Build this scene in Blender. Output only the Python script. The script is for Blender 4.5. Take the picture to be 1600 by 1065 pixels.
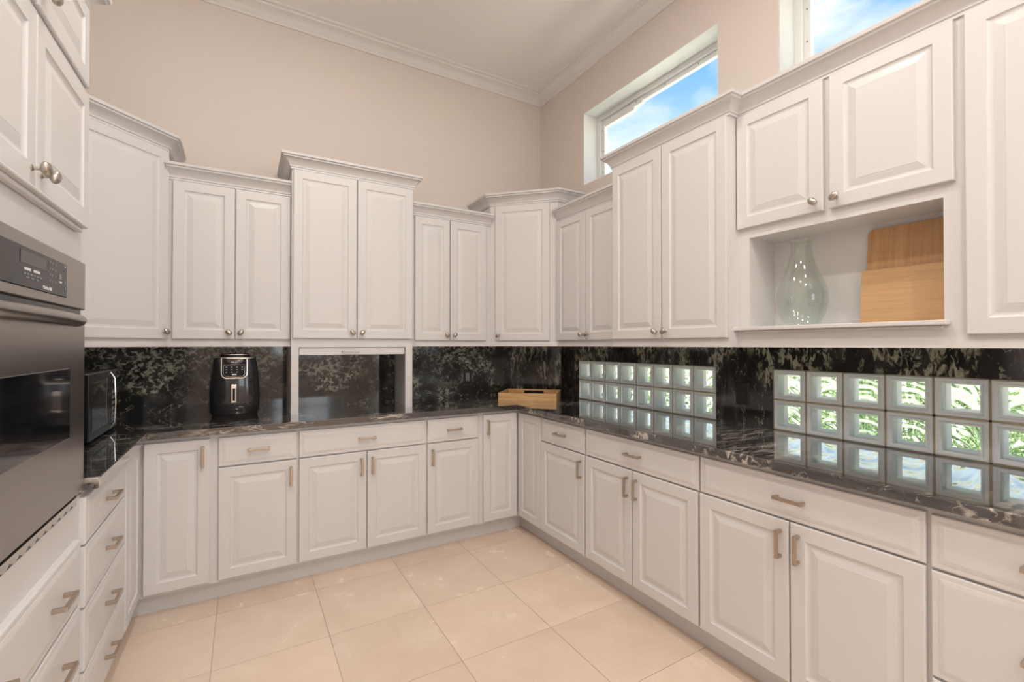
import bpy, bmesh, math, random
from mathutils import Matrix, Vector
random.seed(7)
R = math.radians
S = bpy.context.scene
for o in list(bpy.data.objects): bpy.data.objects.remove(o)

# ------------------------------------------------------------------ camera
cd = bpy.data.cameras.new('camera'); cam = bpy.data.objects.new('camera', cd)
S.collection.objects.link(cam); S.camera = cam
cd.sensor_width = 36.0; cd.lens = 714.0 / 1600.0 * 36.0; cd.clip_start = 0.02
cam.location = (-2.372, -3.515, 1.37)
cam.rotation_euler = (R(90.5), 0, R(-30.4))

# ------------------------------------------------------------------ world sky
W = bpy.data.worlds.new('sky'); S.world = W; W.use_nodes = True
nt = W.node_tree; nt.nodes.clear()
def N(nt, t, **kw):
    n = nt.nodes.new(t)
    for k, v in kw.items():
        if k == 'inp':
            for a, b in v.items(): n.inputs[a].default_value = b
        else: setattr(n, k, v)
    return n
tc = N(nt, 'ShaderNodeTexCoord'); sep = N(nt, 'ShaderNodeSeparateXYZ')
nt.links.new(tc.outputs['Generated'], sep.inputs[0])
gr = N(nt, 'ShaderNodeValToRGB')
e = gr.color_ramp.elements
e[0].position = 0.0; e[0].color = (1.35, 1.42, 1.48, 1)
e[1].position = 1.0; e[1].color = (0.06, 0.20, 0.55, 1)
for p, c in ((0.16, (1.05, 1.18, 1.30, 1)), (0.34, (0.55, 0.78, 1.0, 1)), (0.52, (0.10, 0.38, 0.84, 1))):
    k = gr.color_ramp.elements.new(p); k.color = c
nt.links.new(sep.outputs['Z'], gr.inputs[0])
mp = N(nt, 'ShaderNodeMapping', inp={'Scale': (1.0, 1.0, 2.2)})
nt.links.new(tc.outputs['Generated'], mp.inputs[0])
cl = N(nt, 'ShaderNodeTexNoise', inp={'Scale': 3.1, 'Detail': 6.0, 'Roughness': 0.55, 'Distortion': 0.3})
nt.links.new(mp.outputs[0], cl.inputs['Vector'])
cr = N(nt, 'ShaderNodeValToRGB'); cr.color_ramp.elements[0].position = 0.43; cr.color_ramp.elements[1].position = 0.64
nt.links.new(cl.outputs['Fac'], cr.inputs[0])
mx = N(nt, 'ShaderNodeMixRGB', inp={'Color2': (0.95, 0.96, 0.97, 1)})
nt.links.new(cr.outputs[0], mx.inputs[0]); nt.links.new(gr.outputs[0], mx.inputs[1])
bg = N(nt, 'ShaderNodeBackground', inp={'Strength': 1.18})
out = N(nt, 'ShaderNodeOutputWorld')
nt.links.new(mx.outputs[0], bg.inputs[0]); nt.links.new(bg.outputs[0], out.inputs[0])

# ------------------------------------------------------------------ sun on the garden, daylight in the windows behind
sd = bpy.data.lights.new('sun_offscreen', 'SUN'); sun = bpy.data.objects.new('sun_offscreen', sd); S.collection.objects.link(sun)
sd.energy = 18.0; sd.angle = R(0.6); sd.color = (1.0, 0.95, 0.86)
sun.rotation_euler = Vector((-0.12, -0.35, -0.93)).to_track_quat('-Z', 'Y').to_euler()   # high sun; an added, unseen eave keeps it off the windows
def area(name, loc, rot, sx, sy, power, col):
    l = bpy.data.lights.new(name, 'AREA'); l.shape = 'RECTANGLE'; l.size = sx; l.size_y = sy
    l.energy = power; l.color = col
    o = bpy.data.objects.new(name, l); S.collection.objects.link(o); o.location = loc; o.rotation_euler = rot
    return o
# daylight in the two windows behind the camera (mirrored in the air fryer and the granite), set outside their frames
area('window_right_offscreen', (0.15, -5.4, 1.75), (R(90), 0, R(90)), 1.8, 1.5, 24, (0.90, 0.95, 1.0))
area('window_front_offscreen', (-1.30, -7.16, 1.80), (R(90), 0, 0), 1.1, 1.3, 12, (0.90, 0.95, 1.0))

S.view_settings.view_transform = 'Standard'; S.view_settings.look = 'None'
S.view_settings.gamma = 1.0; S.view_settings.use_curve_mapping = False
S.view_settings.exposure = 0.25

# ------------------------------------------------------------------ materials
MATS = {}
def mat(name, col, rough=0.5, metal=0.0, **kw):
    m = bpy.data.materials.new(name); m.use_nodes = True
    b = m.node_tree.nodes['Principled BSDF']
    b.inputs['Base Color'].default_value = (*col, 1); b.inputs['Roughness'].default_value = rough
    b.inputs['Metallic'].default_value = metal
    for k, v in kw.items(): b.inputs[k].default_value = v
    MATS[name] = m
    return m
def bump(m, scale, strength, dist=0.001, stretch=(1, 1, 1), detail=4):
    t = m.node_tree; b = t.nodes['Principled BSDF']
    c = N(t, 'ShaderNodeTexCoord'); mp = N(t, 'ShaderNodeMapping', inp={'Scale': stretch})
    n = N(t, 'ShaderNodeTexNoise', inp={'Scale': scale, 'Detail': detail})
    bp = N(t, 'ShaderNodeBump', inp={'Strength': strength, 'Distance': dist})
    t.links.new(c.outputs['Object'], mp.inputs[0]); t.links.new(mp.outputs[0], n.inputs['Vector'])
    t.links.new(n.outputs['Fac'], bp.inputs['Height']); t.links.new(bp.outputs[0], b.inputs['Normal'])
    return m
bump(mat('cabinet_paint', (0.705, 0.69, 0.69), 0.34), 60, 0.02)
bump(mat('wall_paint', (0.75, 0.67, 0.615), 0.7), 90, 0.12)
bump(mat('ceiling_paint', (0.90, 0.885, 0.87), 0.8), 70, 0.15)
mat('pull_paint', (0.60, 0.56, 0.53), 0.35)
mat('trim_paint', (0.80, 0.775, 0.75), 0.45)
bump(mat('brushed_nickel', (0.50, 0.46, 0.41), 0.33, 1.0), 40, 0.05, stretch=(1, 1, 30))
bump(mat('pull_metal', (0.52, 0.44, 0.36), 0.34, 1.0), 40, 0.05)
bump(mat('stainless', (0.33, 0.305, 0.285), 0.28, 1.0), 30, 0.06, stretch=(40, 1, 1))
mat('oven_glass', (0.006, 0.006, 0.007), 0.06)
mat('panel_black', (0.010, 0.010, 0.012), 0.16, **{'Specular IOR Level': 0.22})
mat('black_plastic', (0.009, 0.009, 0.010), 0.2, **{'Specular IOR Level': 0.25})
mat('fryer_black', (0.020, 0.020, 0.022), 0.16, **{'Coat Weight': 0.5})
mat('rubber', (0.01, 0.01, 0.01), 0.7)
mat('trim_steel', (0.62, 0.60, 0.56), 0.25, 1.0)
mat('chrome', (0.90, 0.89, 0.87), 0.18, 1.0)
mat('white_print', (0.75, 0.76, 0.78), 0.5)
mat('grey_print', (0.22, 0.23, 0.24), 0.5)
mat('window_frame', (0.80, 0.82, 0.80), 0.4)
mat('mortar', (0.42, 0.36, 0.26), 0.9)
mat('outlet_black', (0.015, 0.014, 0.014), 0.35)
mat('lamp_trim', (0.8, 0.8, 0.78), 0.5)

def granite(name, stretch, rot, light, mid, cover, rough=0.07, fine=30.0, bias=0.0, ior=1.6):
    m = mat(name, (0.02, 0.02, 0.02), rough, IOR=ior)
    t = m.node_tree; b = t.nodes['Principled BSDF']
    c = N(t, 'ShaderNodeTexCoord'); mp = N(t, 'ShaderNodeMapping', inp={'Scale': stretch, 'Rotation': rot})
    t.links.new(c.outputs['Object'], mp.inputs[0])
    def noise(sc, de, ro, di):
        n = N(t, 'ShaderNodeTexNoise', inp={'Scale': sc, 'Detail': de, 'Roughness': ro, 'Distortion': di}); t.links.new(mp.outputs[0], n.inputs['Vector']); return n.outputs['Fac']
    def step(x, a, e):
        r = N(t, 'ShaderNodeMapRange', interpolation_type='SMOOTHSTEP', inp={'From Min': a, 'From Max': e}); t.links.new(x, r.inputs[0]); return r.outputs[0]
    def op(o, x, y):
        q = N(t, 'ShaderNodeMath', operation=o); t.links.new(x, q.inputs[0])
        if isinstance(y, float): q.inputs[1].default_value = y
        else: t.links.new(y, q.inputs[1])
        return q.outputs[0]
    big = noise(3.2, 3.0, 0.55, 0.4); fn = noise(fine, 4.0, 0.6, 0.7)
    if bias:                                       # the slab carries more pale mineral towards one edge
        sp = N(t, 'ShaderNodeSeparateXYZ'); t.links.new(c.outputs['Object'], sp.inputs[0])
        big = op('ADD', big, op('MULTIPLY', op('SUBTRACT', sp.outputs['Z'], 1.15), bias))
    md = noise(6.5, 5.0, 0.6, 0.8); vn = noise(4.5, 5.0, 0.55, 1.6)
    patch = op('MULTIPLY', step(big, cover, cover + 0.13), step(fn, 0.46, 0.60))
    cloud = step(md, 0.48, 0.72)
    vein = op('MULTIPLY', op('SUBTRACT', step(vn, 0.490, 0.499), step(vn, 0.501, 0.510)), step(fn, 0.44, 0.60))
    def mixc(fac, c1, c2):
        x = N(t, 'ShaderNodeMixRGB'); t.links.new(fac, x.inputs[0])
        if isinstance(c1, tuple): x.inputs[1].default_value = (*c1, 1)
        else: t.links.new(c1, x.inputs[1])
        x.inputs[2].default_value = (*c2, 1); return x.outputs[0]
    col = mixc(cloud, (0.024, 0.023, 0.022), mid)
    col = mixc(vein, col, tuple(x * 0.75 for x in light))
    col = mixc(patch, col, light)
    t.links.new(col, b.inputs['Base Color'])
    return m
granite('granite_back', (1, 1, 1.1), (0, R(25), 0), (0.43, 0.43, 0.335), (0.085, 0.083, 0.073), 0.46, fine=38.0, bias=0.5, ior=1.6)
granite('granite_corner', (1.7, 1.7, 0.5), (R(8), R(-8), 0), (0.42, 0.42, 0.33), (0.07, 0.07, 0.06), 0.45, fine=24.0, bias=0.3)
granite('granite_right', (1, 1.5, 0.65), (R(12), 0, 0), (0.42, 0.43, 0.32), (0.07, 0.068, 0.062), 0.50, fine=30.0, bias=0.6)
granite('granite_top', (0.40, 1.6, 1.5), (0, 0, R(18)), (0.46, 0.42, 0.37), (0.075, 0.068, 0.062), 0.48, 0.07, fine=22.0, ior=1.9)
b_ = MATS['granite_top'].node_tree.nodes['Principled BSDF']; b_.inputs['Coat Weight'].default_value = 1.0; b_.inputs['Coat Roughness'].default_value = 0.03; b_.inputs['Coat IOR'].default_value = 1.5

def tile_mat():
    m = mat('travertine', (0.7, 0.6, 0.5), 0.2)
    t = m.node_tree; b = t.nodes['Principled BSDF']
    c = N(t, 'ShaderNodeTexCoord'); oi = N(t, 'ShaderNodeObjectInfo')
    n = N(t, 'ShaderNodeTexNoise', inp={'Scale': 4.0, 'Detail': 8.0, 'Roughness': 0.6, 'Distortion': 0.25})
    ad = N(t, 'ShaderNodeVectorMath', operation='ADD'); sc = N(t, 'ShaderNodeVectorMath', operation='SCALE', inp={'Scale': 9.0})
    cx = N(t, 'ShaderNodeCombineXYZ'); t.links.new(oi.outputs['Random'], cx.inputs[0]); t.links.new(oi.outputs['Random'], cx.inputs[1])
    t.links.new(cx.outputs[0], sc.inputs[0]); t.links.new(c.outputs['Object'], ad.inputs[0]); t.links.new(sc.outputs[0], ad.inputs[1])
    t.links.new(ad.outputs[0], n.inputs['Vector'])
    r = N(t, 'ShaderNodeValToRGB'); el = r.color_ramp.elements
    el[0].position = 0.3; el[0].color = (0.76, 0.60, 0.475, 1); el[1].position = 0.72; el[1].color = (0.84, 0.69, 0.565, 1)
    t.links.new(n.outputs['Fac'], r.inputs[0])
    h = N(t, 'ShaderNodeHueSaturation'); mr = N(t, 'ShaderNodeMapRange', inp={'To Min': 0.93, 'To Max': 1.05})
    t.links.new(oi.outputs['Random'], mr.inputs[0]); t.links.new(mr.outputs[0], h.inputs['Value']); t.links.new(r.outputs[0], h.inputs['Color'])
    t.links.new(h.outputs[0], b.inputs['Base Color'])
    rr = N(t, 'ShaderNodeMapRange', inp={'To Min': 0.16, 'To Max': 0.34}); t.links.new(n.outputs['Fac'], rr.inputs[0]); t.links.new(rr.outputs[0], b.inputs['Roughness'])
tile_mat()
mat('grout', (0.53, 0.42, 0.32), 0.8)

def wood(name, c1, c2, stretch, rough=0.45):
    m = mat(name, c1, rough); t = m.node_tree; b = t.nodes['Principled BSDF']
    c = N(t, 'ShaderNodeTexCoord'); mp = N(t, 'ShaderNodeMapping', inp={'Scale': stretch})
    n = N(t, 'ShaderNodeTexNoise', inp={'Scale': 4.0, 'Detail': 7.0, 'Roughness': 0.6, 'Distortion': 0.7})
    r = N(t, 'ShaderNodeValToRGB'); r.color_ramp.elements[0].position = 0.3; r.color_ramp.elements[1].position = 0.7
    r.color_ramp.elements[0].color = (*c1, 1); r.color_ramp.elements[1].color = (*c2, 1)
    t.links.new(c.outputs['Object'], mp.inputs[0]); t.links.new(mp.outputs[0], n.inputs['Vector'])
    t.links.new(n.outputs['Fac'], r.inputs[0]); t.links.new(r.outputs[0], b.inputs['Base Color'])
wood('bamboo_vertical', (0.44, 0.24, 0.105), (0.58, 0.35, 0.17), (14, 14, 0.7))
wood('bamboo_horizontal', (0.56, 0.33, 0.15), (0.66, 0.42, 0.215), (1, 1.2, 22))
wood('acacia', (0.52, 0.27, 0.10), (0.80, 0.53, 0.27), (1.2, 9, 14))

def glass(name, col, rough=0.0, ior=1.45):
    m = bpy.data.materials.new(name); m.use_nodes = True; t = m.node_tree; t.nodes.clear()
    g = N(t, 'ShaderNodeBsdfGlass', inp={'Color': (*col, 1), 'Roughness': rough, 'IOR': ior}); o = N(t, 'ShaderNodeOutputMaterial')
    t.links.new(g.outputs[0], o.inputs[0]); MATS[name] = m
def thin_glass(name, col, spec=0.08):
    m = bpy.data.materials.new(name); m.use_nodes = True; t = m.node_tree; t.nodes.clear()
    g = N(t, 'ShaderNodeBsdfGlossy', inp={'Color': (1, 1, 1, 1), 'Roughness': 0.02}); tr = N(t, 'ShaderNodeBsdfTransparent', inp={'Color': (*col, 1)})
    f = N(t, 'ShaderNodeFresnel'); ge = N(t, 'ShaderNodeNewGeometry'); ir = N(t, 'ShaderNodeMapRange', inp={'To Min': 1.45, 'To Max': 1 / 1.45})
    t.links.new(ge.outputs['Backfacing'], ir.inputs[0]); t.links.new(ir.outputs[0], f.inputs['IOR'])
    x = N(t, 'ShaderNodeMixShader'); o = N(t, 'ShaderNodeOutputMaterial')
    t.links.new(f.outputs[0], x.inputs[0]); t.links.new(tr.outputs[0], x.inputs[1]); t.links.new(g.outputs[0], x.inputs[2]); t.links.new(x.outputs[0], o.inputs[0])
    MATS[name] = m
thin_glass('pane_glass', (0.97, 0.98, 0.98))
thin_glass('block_pane', (0.96, 0.98, 0.985))
thin_glass('vase_glass', (0.955, 0.98, 0.97))
glass('wavy_glass', (0.95, 0.985, 0.97))
def frosted():
    m = bpy.data.materials.new('frosted_glass'); m.use_nodes = True; t = m.node_tree; t.nodes.clear()
    d = N(t, 'ShaderNodeBsdfDiffuse', inp={'Color': (0.925, 0.965, 0.985, 1)}); tr = N(t, 'ShaderNodeBsdfTranslucent', inp={'Color': (0.94, 0.975, 0.99, 1)})
    g = N(t, 'ShaderNodeBsdfGlossy', inp={'Roughness': 0.08})
    x = N(t, 'ShaderNodeMixShader', inp={0: 0.42}); y = N(t, 'ShaderNodeMixShader', inp={0: 0.06}); o = N(t, 'ShaderNodeOutputMaterial')
    t.links.new(d.outputs[0], x.inputs[1]); t.links.new(tr.outputs[0], x.inputs[2])
    t.links.new(x.outputs[0], y.inputs[1]); t.links.new(g.outputs[0], y.inputs[2]); t.links.new(y.outputs[0], o.inputs[0])
    MATS['frosted_glass'] = m
frosted()
def emit(name, col, s):
    m = bpy.data.materials.new(name); m.use_nodes = True; t = m.node_tree; t.nodes.clear()
    g = N(t, 'ShaderNodeEmission', inp={'Color': (*col, 1), 'Strength': s}); o = N(t, 'ShaderNodeOutputMaterial')
    t.links.new(g.outputs[0], o.inputs[0]); MATS[name] = m
emit('lamp_glow', (1.0, 0.86, 0.70), 6.0)
mat('leaf', (0.07, 0.17, 0.045), 0.5); mat('leaf_pale', (0.22, 0.30, 0.10), 0.5); mat('stucco', (0.62, 0.62, 0.52), 0.9); mat('bark', (0.16, 0.11, 0.07), 0.9)
bump(mat('gravel', (0.76, 0.74, 0.68), 0.9), 30, 0.5, 0.02)

# ------------------------------------------------------------------ mesh helpers
def mesh(name, geo, m, parent=None, M=None, smooth=False, bevel=0.0, seg=2, loc=None, weld=False):
    vs, fs, ms = [], [], []
    mats = m if isinstance(m, (list, tuple)) else [m]
    for g in geo:
        v, f = g[0], g[1]; mi = g[2] if len(g) > 2 else 0
        b = len(vs); vs += [tuple(p) for p in v]; fs += [[b + i for i in q] for q in f]; ms += [mi] * len(f)
    me = bpy.data.meshes.new(name); me.from_pydata(vs, [], fs)
    if M is not None: me.transform(M)
    for k in mats: me.materials.append(MATS[k])
    me.polygons.foreach_set('material_index', ms)
    bm = bmesh.new(); bm.from_mesh(me)
    if weld: bmesh.ops.remove_doubles(bm, verts=bm.verts, dist=1e-5)
    bmesh.ops.recalc_face_normals(bm, faces=bm.faces); bm.to_mesh(me); bm.free()
    if smooth:
        me.polygons.foreach_set('use_smooth', [True] * len(me.polygons))
        try: me.set_sharp_from_angle(angle=R(40))
        except Exception: pass
    o = bpy.data.objects.new(name, me); S.collection.objects.link(o)
    if parent is not None: o.parent = parent
    if loc is not None: o.location = loc
    if bevel:
        bv = o.modifiers.new('bevel', 'BEVEL'); bv.width = bevel; bv.segments = seg; bv.limit_method = 'ANGLE'; bv.angle_limit = R(40)
    return o
def tag(o, label=None, cat=None, group=None, kind=None):
    for k, v in (('label', label), ('category', cat), ('group', group), ('kind', kind)):
        if v: o[k] = v
    return o
def empty(name, loc, rz=0):
    o = bpy.data.objects.new(name, None); S.collection.objects.link(o); o.location = loc; o.rotation_euler = (0, 0, rz)
    o.empty_display_size = 0.1
    return o
def box(x0, x1, y0, y1, z0, z1):
    v = [(x, y, z) for x in (x0, x1) for y in (y0, y1) for z in (z0, z1)]
    return v, [(0, 1, 3, 2), (4, 6, 7, 5), (0, 4, 5, 1), (2, 3, 7, 6), (0, 2, 6, 4), (1, 5, 7, 3)]
def prism(poly, z0, z1):
    n = len(poly); v = [(x, y, z0) for x, y in poly] + [(x, y, z1) for x, y in poly]
    return v, [list(range(n)), list(range(n, 2 * n))] + [(i, (i + 1) % n, n + (i + 1) % n, n + i) for i in range(n)]
def tf(g, M):
    return ([tuple(M @ Vector(p)) for p in g[0]],) + tuple(g[1:])
def lathe(prof, n=24, cap=False):
    v, f = [], []
    for r, z in prof:
        for i in range(n): a = 2 * math.pi * i / n; v.append((r * math.cos(a), r * math.sin(a), z))
    for j in range(len(prof) - 1):
        for i in range(n): f.append((j * n + i, j * n + (i + 1) % n, (j + 1) * n + (i + 1) % n, (j + 1) * n + i))
    if cap: f += [list(range(n))[::-1], list(range((len(prof) - 1) * n, len(prof) * n))]
    return v, f
def rings(w, h, prof):
    """front-view rectangle x 0..w, z 0..h; prof = [(inset, out)], out goes to -y"""
    v, f = [], []
    for i, d in prof: v += [(i, -d, i), (w - i, -d, i), (w - i, -d, h - i), (i, -d, h - i)]
    n = len(prof)
    for j in range(n - 1):
        for k in range(4): f.append((4 * j + k, 4 * j + (k + 1) % 4, 4 * j + 4 + (k + 1) % 4, 4 * j + 4 + k))
    f += [(0, 3, 2, 1), tuple(4 * (n - 1) + k for k in range(4))]
    return v, f
def sweep(path, prof, closed=False):
    """sweep profile (out, z) along 2D path, outward = right-hand side"""
    n = len(path); offs = []
    for i in range(n):
        ds = []
        if i > 0: ds.append((Vector(path[i]) - Vector(path[i - 1])).normalized())
        if i < n - 1: ds.append((Vector(path[i + 1]) - Vector(path[i])).normalized())
        ns = [Vector((d.y, -d.x)) for d in ds]
        if len(ns) == 2:
            b = ns[0] + ns[1]; b = b / max(1e-6, (1 + ns[0].dot(ns[1])))
        else: b = ns[0]
        offs.append(b)
    m = len(prof); v, f = [], []
    for p, b in zip(path, offs):
        for o, z in prof: v.append((p[0] + b.x * o, p[1] + b.y * o, z))
    for i in range(n - 1):
        for j in range(m):
            k = (j + 1) % m; f.append((i * m + j, i * m + k, (i + 1) * m + k, (i + 1) * m + j))
    f += [list(range(m)), list(range((n - 1) * m, n * m))[::-1]]
    return v, f
def tube(pts, r, n=10):
    v, f = [], []; P = [Vector(p) for p in pts]; rr = r if isinstance(r, (list, tuple)) else [r] * len(P)
    for i, p in enumerate(P):
        d = (P[min(i + 1, len(P) - 1)] - P[max(i - 1, 0)]).normalized()
        a = d.orthogonal().normalized() if i == 0 else (a - d * a.dot(d)).normalized()
        b = d.cross(a)
        for k in range(n): t = 2 * math.pi * k / n; v.append(tuple(p + (a * math.cos(t) + b * math.sin(t)) * rr[i]))
    for i in range(len(P) - 1):
        for k in range(n): f.append((i * n + k, i * n + (k + 1) % n, (i + 1) * n + (k + 1) % n, (i + 1) * n + k))
    f += [list(range(n))[::-1], list(range((len(P) - 1) * n, len(P) * n))]
    return v, f
def holed(u0, u1, z0, z1, holes, t0, t1):
    """slab in (u,z) with rectangular holes, thickness t0..t1; returns verts as (u,t,z)"""
    us = sorted({u0, u1, *[h[0] for h in holes], *[h[1] for h in holes]}); zs = sorted({z0, z1, *[h[2] for h in holes], *[h[3] for h in holes]})
    solid = lambda i, j: 0 <= i < len(us) - 1 and 0 <= j < len(zs) - 1 and not any(
        h[0] <= (us[i] + us[i + 1]) / 2 <= h[1] and h[2] <= (zs[j] + zs[j + 1]) / 2 <= h[3] for h in holes)
    v, f, ix = [], [], {}
    def vid(i, j, k):
        if (i, j, k) not in ix: ix[(i, j, k)] = len(v); v.append((us[i], (t0, t1)[k], zs[j]))
        return ix[(i, j, k)]
    for i in range(len(us) - 1):
        for j in range(len(zs) - 1):
            if not solid(i, j): continue
            for k in (0, 1): f.append([vid(i, j, k), vid(i + 1, j, k), vid(i + 1, j + 1, k), vid(i, j + 1, k)])
            for di, dj, e in ((-1, 0, ((i, j), (i, j + 1))), (1, 0, ((i + 1, j), (i + 1, j + 1))), (0, -1, ((i, j), (i + 1, j))), (0, 1, ((i, j + 1), (i + 1, j + 1)))):
                if not solid(i + di, j + dj):
                    a, b = e; f.append([vid(*a, 0), vid(*b, 0), vid(*b, 1), vid(*a, 1)])
    return v, f
def text_mesh(name, s, size, m, parent, M, ext=0.0005):
    c = bpy.data.curves.new(name, 'FONT'); c.body = s; c.size = size; c.extrude = ext; c.align_x = 'CENTER'; c.align_y = 'CENTER'; c.resolution_u = 3
    o = bpy.data.objects.new(name, c); S.collection.objects.link(o)
    bpy.context.view_layer.update()
    me = bpy.data.meshes.new_from_object(o.evaluated_get(bpy.context.evaluated_depsgraph_get()))
    bpy.data.objects.remove(o); bpy.data.curves.remove(c)
    me.transform(M); me.materials.clear(); me.materials.append(MATS[m])
    o = bpy.data.objects.new(name, me); S.collection.objects.link(o); o.parent = parent
    return o
FRONT = Matrix.Rotation(R(90), 4, 'X')          # text in XY -> facing -y

# ------------------------------------------------------------------ room shell
XL, YF, ZC = -3.44, -7.0, 3.67
CT = 0.935                                       # counter top
st = lambda o: tag(o, kind='structure')
fl = st(mesh('floor', [box(XL - 0.2, 0.2, YF - 0.2, 0.2, -0.15, -0.003)], 'grout'))
tp, j = 0.4685, 0.0012
xs = [-2.486 + tp * k for k in range(-3, 7)]; ys = [-1.213 - 0.474 * k for k in range(-3, 13)]
for a, b in zip(xs[:-1], xs[1:]):
    for d, c in zip(ys[:-1], ys[1:]):
        x0, x1, y0, y1 = max(a + j, XL), min(b - j, 0), max(c + j, YF), min(d - j, 0)
        if x1 - x0 < 0.02 or y1 - y0 < 0.02: continue
        cx, cy = (x0 + x1) / 2, (y0 + y1) / 2
        mesh('floor_tile', [box(x0 - cx, x1 - cx, y0 - cy, y1 - cy, -0.006, 0)], 'travertine', fl, loc=(cx, cy, 0))
st(mesh('ceiling', [box(XL - 0.2, 0.2, YF - 0.2, 0.2, ZC, ZC + 0.12)], 'ceiling_paint'))
st(mesh('added_shade_eave', [box(0.2, 0.50, YF - 0.2, 0.2, ZC, ZC + 0.12)], 'trim_paint'))  # unseen overhang, added only to block the sun from the right-hand windows
st(mesh('wall_back', [box(XL - 0.2, 0.2, 0, 0.2, 0, ZC)], 'wall_paint'))
st(mesh('wall_left', [box(XL - 0.2, XL, YF, 0, 0, ZC)], 'wall_paint'))
CLER = [(-1.842, -0.622), (-3.41, -2.192)]
BLK = [(-0.577, 0.157, 8), (-2.161, 0.159, 8)]
holes = [(-6.35, -4.45, 0.95, 2.55)] + [(a, b, 2.662, 3.246) for a, b in CLER] + [(y - p * n, y, CT, 1.246) for y, p, n in BLK]
g = holed(YF, 0, 0, ZC, holes, 0, 0.14)
st(mesh('wall_right', [([(t, u, z) for u, t, z in g[0]], g[1])], 'wall_paint'))
g = holed(XL - 0.2, 0.2, 0, ZC, [(-1.87, -0.73, 1.13, 2.47)], YF - 0.2, YF)
st(mesh('wall_front', [g], 'wall_paint'))
crownp = [(0, -0.098), (0.012, -0.098), (0.014, -0.082), (0.022, -0.076), (0.034, -0.058), (0.058, -0.038), (0.076, -0.03), (0.08, -0.018), (0.096, -0.014), (0.1, 0.0), (0, 0)]
st(mesh('trim_1', [sweep([(XL, YF), (XL, 0), (0, 0), (0, YF)], [(o, ZC + z) for o, z in crownp])], 'trim_paint', smooth=True))
# windows behind the camera
w = st(empty('window_5', (-1.30, YF - 0.10, 0)))
mesh('frame', [box(x - 0.025, x + 0.025, -0.03, 0.03, 1.13, 2.47) for x in (-0.545, 0, 0.545)] + [box(-0.57, 0.57, -0.03, 0.03, z, z + 0.05) for z in (1.13, 1.78, 2.42)], 'window_frame', w)
w = st(empty('window_6', (0.10, -5.4, 0.95)))
mesh('frame', [box(-0.03, 0.03, y - 0.025, y + 0.025, 0, 1.6) for y in (-0.925, 0, 0.925)] + [box(-0.03, 0.03, -0.95, 0.95, z, z + 0.05) for z in (0, 0.78, 1.55)], 'window_frame', w)
# clerestory windows
for n, (a, b) in enumerate(CLER):
    w = st(empty('window_%d' % (n + 1), (0.137, (a + b) / 2, 2.662)))
    hw, hh = (b - a) / 2, 0.584
    def fmesh(t, x0, x1, ins): return [box(x0, x1, -hw + ins, hw - ins, ins, ins + t), box(x0, x1, -hw + ins, hw - ins, hh - ins - t, hh - ins),
                                       box(x0, x1, -hw + ins, -hw + ins + t, ins + t, hh - ins - t), box(x0, x1, hw - ins - t, hw - ins, ins + t, hh - ins - t)]
    mesh('jamb_lining', [box(-0.137, 0.0, hw - 0.004, hw, 0, hh), box(-0.137, 0.0, -hw, -hw + 0.004, 0, hh), box(-0.137, 0.0, -hw, hw, hh - 0.004, hh), box(-0.137, 0.0, -hw, hw, 0, 0.004)], 'window_frame', w)
    mesh('frame', fmesh(0.042, 0, 0.06, 0), 'window_frame', w, bevel=0.004)
    mesh('sash', fmesh(0.034, 0.018, 0.05, 0.040), 'window_frame', w, bevel=0.003)
    mesh('pane', [box(0.034, 0.038, -hw + 0.07, hw - 0.07, 0.07, hh - 0.07)], 'pane_glass', w)
    for k in range(4):
        yy = -hw + 0.25 + k * (2 * hw - 0.4) / 3
        mesh('screw', [tf(lathe([(0.0045, 0), (0.0045, 0.002)], 8, True), Matrix.Translation((0.018, yy, hh - 0.056)) @ Matrix.Rotation(R(-90), 4, 'Y'))], 'grey_print', w)
    for k in range(3):
        mesh('screw', [tf(lathe([(0.0045, 0), (0.0045, 0.002)], 8, True), Matrix.Translation((0.018, hw - 0.058, 0.12 + 0.17 * k)) @ Matrix.Rotation(R(-90), 4, 'Y'))], 'grey_print', w)
    mesh('latch', [box(0.0, 0.034, hw - 0.42, hw - 0.10, hh - 0.115, hh - 0.07), box(0.0, 0.034, hw - 0.50, hw - 0.42, hh - 0.095, hh - 0.07)], 'window_frame', w, bevel=0.003)

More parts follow.
